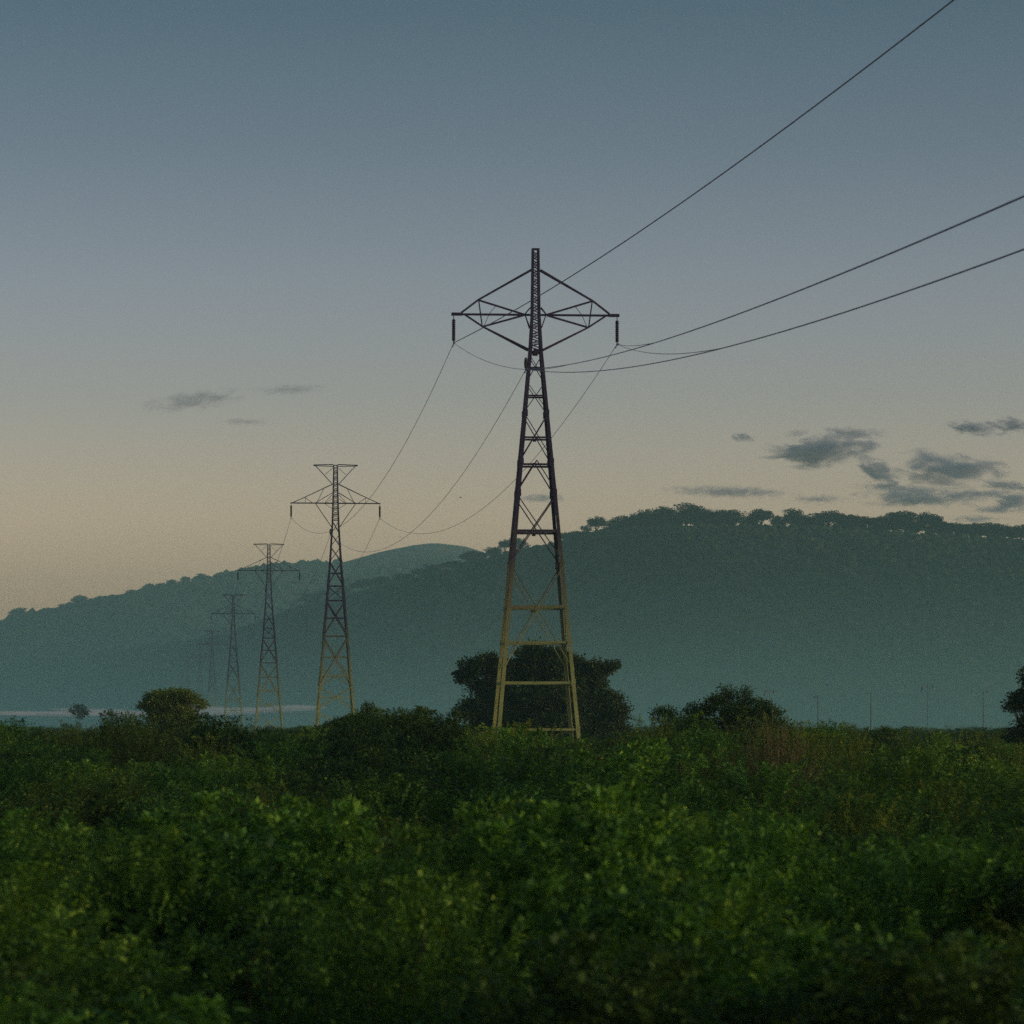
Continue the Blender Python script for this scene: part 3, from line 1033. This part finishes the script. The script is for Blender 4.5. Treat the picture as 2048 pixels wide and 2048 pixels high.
build_tree('faint_tree', foot(150, 700), lobes_px(150, 700, [(150, 1336, 10, 4), (140, 1342, 9, 4), (160, 1343, 9, 4), (150, 1350, 8, 4)]),
           60, 10, 0.5, 0.35, L_RIDGE, 'faint small tree far off in the mist at far left', 'tree', None, 26, 0.14, 0.3, 0.5)

# dry brown bush: a fan of thin leafless stems with a few withered leaves
def dry_bush(u, Y, w, h, seed, label):
    rng = np.random.default_rng(seed)
    root = empty('dry_bush', foot(u, Y))
    mb, P, D = MB(), [], []
    for k in range(240):
        a = rng.uniform(0, 6.283)
        e = rng.random() ** 0.6
        tip = Vector((math.cos(a) * w * e, math.sin(a) * w * e, h * (1 - 0.45 * e * e) * rng.uniform(0.72, 1.06)))
        b = Vector((math.cos(a) * 0.08, math.sin(a) * 0.08, -0.05))
        mid = b.lerp(tip, 0.5) + Vector((-tip.x * 0.12, -tip.y * 0.12, 0.15 * h * e))
        mb.tube([b, mid, tip], [0.018, 0.011, 0.004], 4)
        for j in range(7):
            s = mid.lerp(tip, rng.uniform(0.0, 0.9))
            q = s + Vector((rng.uniform(-.2, .2), rng.uniform(-.2, .2), rng.uniform(0.1, 0.4)))
            mb.tube([s, q], [0.006, 0.003], 3)
            for m in range(8):
                P.append(s.lerp(q, rng.random()))
                D.append(rng.normal(size=3))
    link('stems', mb.mesh('dry_stems', M_DRYSTEM), root)
    n = len(P)
    link('foliage', leaf_mesh('dry_foliage', np.array([p[:] for p in P]), np.array(D), 0.055, 0.022, L_DRY, np.clip(rng.normal(.45, .2, n), 0, 1), 0.3, rng), root)
    tag(root, label, 'bush')


dry_bush(1462, 72, 1.5, 4.7, 31, 'dry brown leafless bush in front of the loose leafy tree')

# ------------------------------------------------------------------ the thicket
VAR = []
for k, (nm, mat, nl, LL, LW) in enumerate([
        ('yellow', L_YEL, 26, 0.075, 0.036), ('green', L_GRN, 24, 0.085, 0.044), ('yellow', L_YEL, 24, 0.070, 0.034),
        ('dark', L_DRK, 26, 0.080, 0.040), ('olive', L_OLV, 28, 0.062, 0.028), ('green', L_GRN, 24, 0.095, 0.050)]):
    r = np.random.default_rng(300 + k)
    VAR.append((nm, *shrub_meshes('shrub_%s_%d' % (nm, k), 3.3, 1.6, 540, int(nl * 1.65) // 2 * 2, LL * (0.9, 0.85, 1.05, 1.0, 0.9, 1.05)[k], LW * (0.95, 0.75, 0.9, 1.0, 0.7, 1.05)[k], mat, r, 0.75, 0.25, k in (0, 1, 4))))

# skyline of the scrub (row in 1932 px units) along the columns, seen about 100 m off
SKYL = np.array([(-300, 1362), (0, 1357), (120, 1358), (240, 1362), (330, 1372), (400, 1364), (460, 1368), (530, 1377), (590, 1374), (640, 1360), (760, 1348), (840, 1352),
                 (880, 1360), (960, 1376), (1100, 1412), (1200, 1388), (1260, 1376), (1480, 1372), (1560, 1378), (1640, 1386), (1720, 1394), (1900, 1394), (2300, 1390)])


def canopy(x, y):
    """height of the scrub's top over the plain"""
    u = (x / y * FPX + 1024) / K
    far = EYE - (np.interp(u, SKYL[:, 0], SKYL[:, 1]) * K - HOR) / FPX * y
    far = np.clip(far, 2.6, 5.0)
    near_top = np.interp(y, [14, 18, 26, 34, 41], [2.3, 2.6, 3.15, 3.62, 3.78])
    mid_top = np.interp(y, [41, 50, 62, 75, 90], [2.5, 2.5, 3.5, 3.72, 3.98])
    h = near_top if y < 41 else mid_top
    g = np.clip((y - 84) / 16, 0, 1)
    return h * (1 - g) + far * g


def jgrid(y0, y1, step, margin, seed):
    r = np.random.default_rng(seed)
    pts = []
    y = y0
    row = 0
    while y < y1:
        half = 0.1575 * y + margin
        n = int(2 * half / step) + 1
        for i in range(n):
            x = -half + (i + (0.5 if row % 2 else 0)) * step
            pts.append((x + r.uniform(-.33, .33) * step, y + r.uniform(-.33, .33) * step))
        y += step * 0.88
        row += 1
    return pts


LAB = {'yellow': ('yellow-green leafy shrub', 'yellow-green shrubs of the thicket'), 'green': ('mid-green broad-leaved shrub', 'mid-green shrubs of the thicket'),
       'dark': ('dark green shrub', 'dark shrubs of the thicket'), 'olive': ('small-leaved olive shrub', 'olive shrubs of the thicket')}


def place_shrub(x, y, h, k, rz, wide, label=None, group=None, name='shrub'):
    nm, fol, stm = VAR[k]
    r = empty(name, (x, y, 0), rz, (wide, wide, h / 3.3))
    link('foliage', fol, r)
    link('stems', stm, r)
    zone = 'in the blurred foreground thicket' if y < 42 else 'in the scrub behind the foreground crest'
    return tag(r, label or LAB[nm][0] + ' ' + zone, 'shrub', group or (LAB[nm][1] + (', front' if y < 42 else ', behind')))


rs = np.random.default_rng(77)


def pick_kind(x, y):
    p = smooth_noise(np.array(x / 5.0), np.array(y / 9.0), 51)
    q = smooth_noise(np.array(x / 3.0 + 9), np.array(y / 6.0), 52)
    u = (x / y * FPX + 1024) / K
    if y < 50:
        if y > 27 and 380 < u < 1360:
            return int(rs.choice([0, 2, 2, 5, 0]))
        if y > 27 and u > 1420:
            return int(rs.choice([1, 3, 4, 1]))
        if y < 24:
            return int(rs.choice([1, 3, 3, 5, 2]) if 250 < u < 1500 else rs.choice([3, 3, 1, 5]))  # dark-leaved kinds imitate the deep shade along the front
        if q < -0.6:
            return 3
        if p > 0.15:
            return int(rs.choice([0, 2]))
        return int(rs.choice([1, 5, 4, 0]))
    if 560 < u < 880 and y > 62:
        return 3
    if p > 0.5:
        return int(rs.choice([0, 2, 4]))
    return int(rs.choice([4, 4, 1, 3, 0]))


DRY_U, DRY_Y = 1462, 72.0
for (x, y) in jgrid(16.0, 40.5, 2.6, 2.2, 61):
    h = float(canopy(x, y)) * (1 + float(smooth_noise(np.array(x / 2.2), np.array(y / 3.2), 53)) * 0.11) * rs.uniform(0.82, 1.13)
    h = min(h, (EYE - ((0.017 if 400 < (x / y * FPX + 1024) / K < 1330 else 0.023) + rs.uniform(0, 0.009)) * y) / 1.05)
    place_shrub(x, y, h, pick_kind(x, y), rs.uniform(0, 6.28), rs.uniform(0.9, 1.25))
for (x, y) in jgrid(62.0, 106.0, 3.9, 2.5, 62):
    u = (x / y * FPX + 1024) / K
    h = float(canopy(x, y)) * (1 + float(smooth_noise(np.array(x / 4.0), np.array(y / 5.0), 54)) * 0.10) * rs.uniform(0.82, 1.07)
    k, wd = pick_kind(x, y), rs.uniform(1.2, 1.75)
    if 62 <= y < 70 and 850 < u < 1290:
        h, k = rs.uniform(3.75, 4.05), int(rs.choice([1, 5]))
    if abs(u - DRY_U) < 95 and y < DRY_Y + 4:
        h = min(h, 2.7)
    place_shrub(x, y, h, k, rs.uniform(0, 6.28), wd)

# bushes that the skyline shows singly
for (u, v, Y, w, k, lab) in [
        (412, 1356, 100, 1.35, 3, 'round dark bush on the scrub skyline, right of the round olive tree'),
        (225, 1350, 105, 1.0, 3, 'small dark bush on the scrub skyline, left of the round olive tree'),
        (762, 1344, 100, 1.5, 3, 'big dark bush on the scrub skyline, midway between the two nearest pylons'),
        (830, 1350, 96, 1.3, 3, 'dark bush on the scrub skyline, touching the left side of the broad dark tree'),
        (700, 1356, 98, 1.3, 3, 'dark bush below the leafy tip, right of the second pylon'),
        (1210, 1386, 96, 1.1, 4, 'low olive bush on the scrub skyline, right of the broad dark tree'),
        (1590, 1374, 98, 1.15, 4, 'long low bush on the scrub skyline, below the two left poles'),
        (1285, 1364, 104, 1.3, 3, 'dark bush under the left branches of the loose leafy tree'),
        (1415, 1358, 106, 1.5, 4, 'broad olive bush under the upright tops of the loose leafy tree'),
        (1508, 1366, 100, 1.1, 4, 'small olive bush right of the dry brown bush'),
        (1000, 1386, 86, 1.15, 5, 'broad-leaved green bush before the feet of the nearest pylon, left of the middle'),
        (1052, 1396, 84, 1.2, 1, 'green bush before the feet of the nearest pylon, right of the middle'),
        (1120, 1412, 90, 1.2, 1, 'green bush in front of the right foot of the nearest pylon'),
        (583, 1379, 96, 0.8, 2, 'low yellow-tinged bush on the scrub skyline, below the left leg of the second pylon'),
        (925, 1378, 92, 1.5, 0, 'yellow-green bush hiding the left foot of the nearest pylon')]:
    p = at2(u, v, Y)
    place_shrub(p.x, Y, p.z, k, u * 0.37, w, lab, 'bushes on the scrub skyline', 'bush')


# the rest of the scrub: more shrubs than anyone could count, one mass
def scatter(name, pts, label):
    coll = bpy.data.collections.new(name + '_kinds')
    for i, (nm, fol, stm) in enumerate(VAR):
        coll.objects.link(bpy.data.objects.new('kind_%02d' % i, fol))
    m = bpy.data.meshes.new(name)
    m.from_pydata([(p[0], p[1], 0) for p in pts], [], [])
    for an, ty, k in (('pick', 'INT', 2), ('turn', 'FLOAT', 3), ('wide', 'FLOAT', 4), ('tall', 'FLOAT', 5)):
        a = m.attributes.new(an, ty, 'POINT')
        a.data.foreach_set('value', [p[k] for p in pts])
    o = link(name, m)
    ng = bpy.data.node_groups.new(name, 'GeometryNodeTree')
    ng.interface.new_socket('Geometry', in_out='INPUT', socket_type='NodeSocketGeometry')
    ng.interface.new_socket('Geometry', in_out='OUTPUT', socket_type='NodeSocketGeometry')
    N, Lk = ng.nodes, ng.links
    gi, go = N.new('NodeGroupInput'), N.new('NodeGroupOutput')
    ci = N.new('GeometryNodeCollectionInfo')
    ci.inputs['Collection'].default_value = coll
    ci.inputs['Separate Children'].default_value = True
    ci.inputs['Reset Children'].default_value = True
    iop = N.new('GeometryNodeInstanceOnPoints')
    iop.inputs['Pick Instance'].default_value = True

    def attr(nm, ty):
        a = N.new('GeometryNodeInputNamedAttribute')
        a.data_type = ty
        a.inputs['Name'].default_value = nm
        return a.outputs['Attribute']
    rot, scl = N.new('ShaderNodeCombineXYZ'), N.new('ShaderNodeCombineXYZ')
    Lk.new(attr('turn', 'FLOAT'), rot.inputs['Z'])
    w = attr('wide', 'FLOAT')
    Lk.new(w, scl.inputs['X'])
    Lk.new(w, scl.inputs['Y'])
    Lk.new(attr('tall', 'FLOAT'), scl.inputs['Z'])
    Lk.new(gi.outputs[0], iop.inputs['Points'])
    Lk.new(ci.outputs[0], iop.inputs['Instance'])
    Lk.new(attr('pick', 'INT'), iop.inputs['Instance Index'])
    Lk.new(rot.outputs[0], iop.inputs['Rotation'])
    Lk.new(scl.outputs[0], iop.inputs['Scale'])
    Lk.new(iop.outputs[0], go.inputs[0])
    md = o.modifiers.new('scatter', 'NODES')
    md.node_group = ng
    return tag(o, label, 'scrub', kind='stuff')


pts = []
for (x, y) in jgrid(42.5, 61.0, 2.6, 3.0, 63) + jgrid(108.0, 124.0, 3.2, 3.0, 65):
    h = float(canopy(x, y)) * (1 + float(smooth_noise(np.array(x / 4), np.array(y / 5), 55)) * 0.09) * rs.uniform(0.86, 1.05)
    pts.append((x, y, pick_kind(x, y), rs.uniform(0, 6.28), rs.uniform(1.0, 1.35), h / 3.3))
for (x, y) in jgrid(9.0, 16.5, 1.8, 3.5, 64):
    pts.append((x, y, pick_kind(x, y), rs.uniform(0, 6.28), rs.uniform(0.85, 1.1), 2.2 / 3.3 * rs.uniform(0.9, 1.05)))
scatter('scrub', pts, 'mass of low green scrub filling the hollows between the taller shrubs')
pts = []
rr = np.random.default_rng(66)
for k in range(1500):
    y = 125 * (900 / 125) ** rr.random()
    half = 0.17 * y + 6
    x = rr.uniform(-half, half)
    pts.append((x, y, int(rr.choice([3, 4, 4, 1])), rr.uniform(0, 6.28), rr.uniform(1.3, 2.2), rr.uniform(2.4, 4.0) / 3.3))
scatter('distant_scrub', pts, 'hazy strip of distant scrub on the plain before the hills')

# ------------------------------------------------------------------ clouds (outside the haze, beyond the hills)
def cloud_mat(i, dens, nscale, soft, col):
    m, n, l, out = new_mat('cloud_%02d' % i)
    tc = n.new('ShaderNodeTexCoord')
    ln = n.new('ShaderNodeVectorMath')
    ln.operation = 'LENGTH'
    l.new(tc.outputs['Object'], ln.inputs[0])
    mp = n.new('ShaderNodeMapping')
    mp.inputs['Location'].default_value = (i * 3.7, i * 1.9, i * 5.3)
    mp.inputs['Scale'].default_value = (nscale[0], nscale[0] * 0.6, nscale[1])
    l.new(tc.outputs['Object'], mp.inputs['Vector'])
    nz = n.new('ShaderNodeTexNoise')
    nz.inputs['Scale'].default_value = 1.0
    nz.inputs['Detail'].default_value = 5
    nz.inputs['Roughness'].default_value = 0.62
    nz.inputs['Distortion'].default_value = 0.5
    l.new(mp.outputs[0], nz.inputs['Vector'])
    a = n.new('ShaderNodeMath')              # noise minus distance from the middle
    a.operation = 'MULTIPLY_ADD'
    l.new(ln.outputs['Value'], a.inputs[0])
    a.inputs[1].default_value = -0.80
    am = n.new('ShaderNodeMath')
    am.operation = 'MULTIPLY'
    am.inputs[1].default_value = 2.3
    l.new(nz.outputs['Fac'], am.inputs[0])
    l.new(am.outputs[0], a.inputs[2])
    mr = n.new('ShaderNodeMapRange')
    mr.interpolation_type = 'SMOOTHSTEP'
    l.new(a.outputs[0], mr.inputs['Value'])
    mr.inputs['From Min'].default_value = 0.52
    mr.inputs['From Max'].default_value = 0.52 + soft
    mr.inputs['To Max'].default_value = dens
    v = n.new('ShaderNodeVolumePrincipled')
    v.inputs['Color'].default_value = (*col, 1)
    v.inputs['Anisotropy'].default_value = 0.0
    l.new(mr.outputs[0], v.inputs['Density'])
    l.new(v.outputs[0], out.inputs['Volume'])
    return m


CY = 12000.0
CLOUDS = [  # column, row, half width, half height (1932 px), density, tilt, label
    (1550, 848, 92, 30, 1.0, 0.0, 'darkest slate cloud, ragged on top, above the right-hand ridge'),
    (1608, 818, 62, 11, .45, 0.0, 'thin grey streak just above the darkest cloud'),
    (1400, 826, 24, 8, .35, .2, 'tiny faint cloud to the left of the darkest cloud'),
    (1664, 896, 44, 24, .8, .15, 'small slate cloud below and right of the darkest cloud'),
    (1795, 888, 98, 34, .9, .10, 'ragged slate cloud with a tail trailing to the right edge'),
    (1900, 916, 58, 10, .6, .12, 'thin tail of cloud near the right edge'),
    (1735, 940, 118, 18, .75, 0.0, 'long low slate cloud band just above the ridge trees at right'),
    (1378, 928, 124, 11, .5, .03, 'long thin cloud streak above the middle of the ridge trees'),
    (1545, 942, 52, 9, .3, 0.0, 'faint short streak left of the low cloud band'),
    (1838, 808, 56, 15, .65, .08, 'small cloud high near the right edge, left of its twin'),
    (1912, 803, 50, 15, .7, .05, 'small cloud high at the right edge, cut off by it'),
    (1912, 946, 46, 24, .6, 0.0, 'grey cloud low at the right edge above the trees'),
    (1330, 966, 54, 8, .3, 0.0, 'faint streak of cloud just above the tallest ridge trees'),
    (1842, 979, 56, 8, .4, 0.0, 'faint low streak of cloud above the rightmost ridge trees'),
    (1700, 922, 96, 8, .55, .05, 'thin wisp between the small slate cloud and the low band'),
    (1850, 932, 84, 9, .55, -.03, 'thin wisp joining the low band to the cloud at the right edge'),
    (1770, 868, 60, 10, .5, .25, 'short slanting wisp on top of the ragged slate cloud'),
    (1880, 962, 60, 8, .5, .02, 'low thin wisp under the grey cloud at the right edge'),
    (1470, 862, 46, 6, .35, -.05, 'little wisp at the left foot of the darkest cloud'),
    (365, 756, 112, 20, .26, -.13, 'faint grey cloud on the left, above the row of pylons'),
    (548, 735, 80, 11, .18, -.04, 'very faint streak right of the left-hand cloud'),
    (462, 796, 60, 8, .16, .03, 'very faint small streak below the left-hand cloud'),
    (1022, 940, 68, 10, .35, 0.0, 'faint streak of cloud seen through the nearest pylon'),
]
import bmesh
cb = bmesh.new()
bmesh.ops.create_icosphere(cb, subdivisions=3, radius=1)
for i, (u, v, a, b, dn, tilt, lab) in enumerate(CLOUDS):
    k = K / FPX * CY
    m = bpy.data.meshes.new('cloud')
    cb.to_mesh(m)
    ax, az = a * k * 1.3, b * k * 1.4
    ay = max(ax * 0.5, az)
    dens = dn * 4.4 / (ay * 1.1)
    m.materials.append(cloud_mat(i, dens, (1.9 * ax / (2.6 * az), 1.9), 0.60, (0.40, 0.47, 0.66)))
    o = link('cloud', m)
    o.location = at2(u, v, CY + i * 130)
    o.scale = (ax, ay, az)
    o.rotation_euler = (0, tilt, 0)
    tag(o, lab, 'cloud', 'small dusk clouds')
cb.free()

# ------------------------------------------------------------------ air: valley mist and the haze
def volume_mat(name, dens, col, aniso=0.0):
    m, n, l, out = new_mat(name)
    v = n.new('ShaderNodeVolumePrincipled')
    v.inputs['Color'].default_value = (*col, 1)
    v.inputs['Density'].default_value = dens
    v.inputs['Anisotropy'].default_value = aniso
    l.new(v.outputs[0], out.inputs['Volume'])
    return m


def ellipsoid(name, loc, rad, mat, label):
    bm = bmesh.new()
    bmesh.ops.create_icosphere(bm, subdivisions=4, radius=1)
    m = bpy.data.meshes.new(name)
    bm.to_mesh(m)
    bm.free()
    m.materials.append(mat)
    o = link(name, m)
    o.location, o.scale = loc, rad
    return tag(o, label, 'mist', kind='stuff')


def valley_mat(name, dens, fall, col):
    """mist that thins with height and towards its edges"""
    m, n, l, out = new_mat(name)
    tc = n.new('ShaderNodeTexCoord')
    sp = n.new('ShaderNodeSeparateXYZ')
    l.new(tc.outputs['Object'], sp.inputs[0])

    def math_(op, a, b=None):
        x = n.new('ShaderNodeMath')
        x.operation = op
        for k, val in enumerate((a, b)):
            if val is None:
                continue
            if hasattr(val, 'links') or hasattr(val, 'is_linked'):
                l.new(val, x.inputs[k])
            else:
                x.inputs[k].default_value = val
        return x.outputs[0]
    e = math_('EXPONENT', math_('MULTIPLY', sp.outputs['Z'], -fall))
    ln = n.new('ShaderNodeVectorMath')
    ln.operation = 'LENGTH'
    l.new(tc.outputs['Object'], ln.inputs[0])
    edge = n.new('ShaderNodeMapRange')
    edge.interpolation_type = 'SMOOTHSTEP'
    l.new(ln.outputs['Value'], edge.inputs['Value'])
    edge.inputs['From Min'].default_value = 1.0
    edge.inputs['From Max'].default_value = 0.45
    dn = math_('MULTIPLY', math_('MULTIPLY', e, edge.outputs[0]), dens)
    v = n.new('ShaderNodeVolumePrincipled')
    v.inputs['Color'].default_value = (*col, 1)
    l.new(dn, v.inputs['Density'])
    l.new(v.outputs[0], out.inputs['Volume'])
    return m


ellipsoid('valley_mist', (330, 960, 0), (620, 560, 110), valley_mat('valley_mist_right', 0.0032, 5.6, (0.42, 0.84, 0.78)),
          'blue-green mist in the valley at the foot of the right-hand hill')
ellipsoid('valley_mist', (-330, 1880, 0), (900, 760, 110), valley_mat('valley_mist_left', 0.0026, 4.8, (0.42, 0.84, 0.80)),
          'blue-green mist in the valley behind the row of pylons at left')
rm = np.random.default_rng(92)
MISTS = [(20, 1346, 90, 3.5, 'at the left edge'), (110, 1348, 80, 4, 'left of the faint small tree'), (190, 1345, 85, 4.5, 'behind the faint small tree'),
         (262, 1348, 80, 6, 'just left of the round olive tree'), (345, 1345, 70, 6.5, 'behind the round olive tree'), (415, 1343, 66, 6.5, 'right of the round olive tree'),
         (478, 1340, 62, 5, 'behind the fourth pylon'), (540, 1338, 52, 3.5, 'behind the third pylon'), (575, 1334, 34, 2.5, 'at its wispy right end')]
for (u, v, a, b, where) in MISTS:
    for q in range(2):
        Y = 900 + rm.uniform(-25, 25)
        k = K / FPX * Y
        mm = volume_mat('ground_mist', 0.014 if q == 0 else 0.010, (0.97, 0.98, 1.0))
        p = at2(u + q * rm.uniform(-.5, .5) * a, v + q * rm.uniform(-1.3, .3) * b, Y)
        ellipsoid('ground_mist', p, (a * k * (1 - .35 * q), 70, b * k * (1 - .4 * q)), mm,
                  'pale lilac ground mist %s, %s' % (where, ('lower bank', 'upper wisp')[q]))

HX, HY0, HY1, HZ0, HZ1 = 2500.0, -500.0, 4500.0, -2.0, 205.0
bm = bmesh.new()
bmesh.ops.create_cube(bm, size=1)
m = bpy.data.meshes.new('haze')
bm.to_mesh(m)
bm.free()
m.materials.append(volume_mat('haze', 0.00024, (0.43, 0.83, 0.82)))
o = link('haze', m)
o.location = (0, (HY0 + HY1) / 2, (HZ0 + HZ1) / 2)
o.scale = (2 * HX, HY1 - HY0, HZ1 - HZ0)
tag(o, kind='stuff')
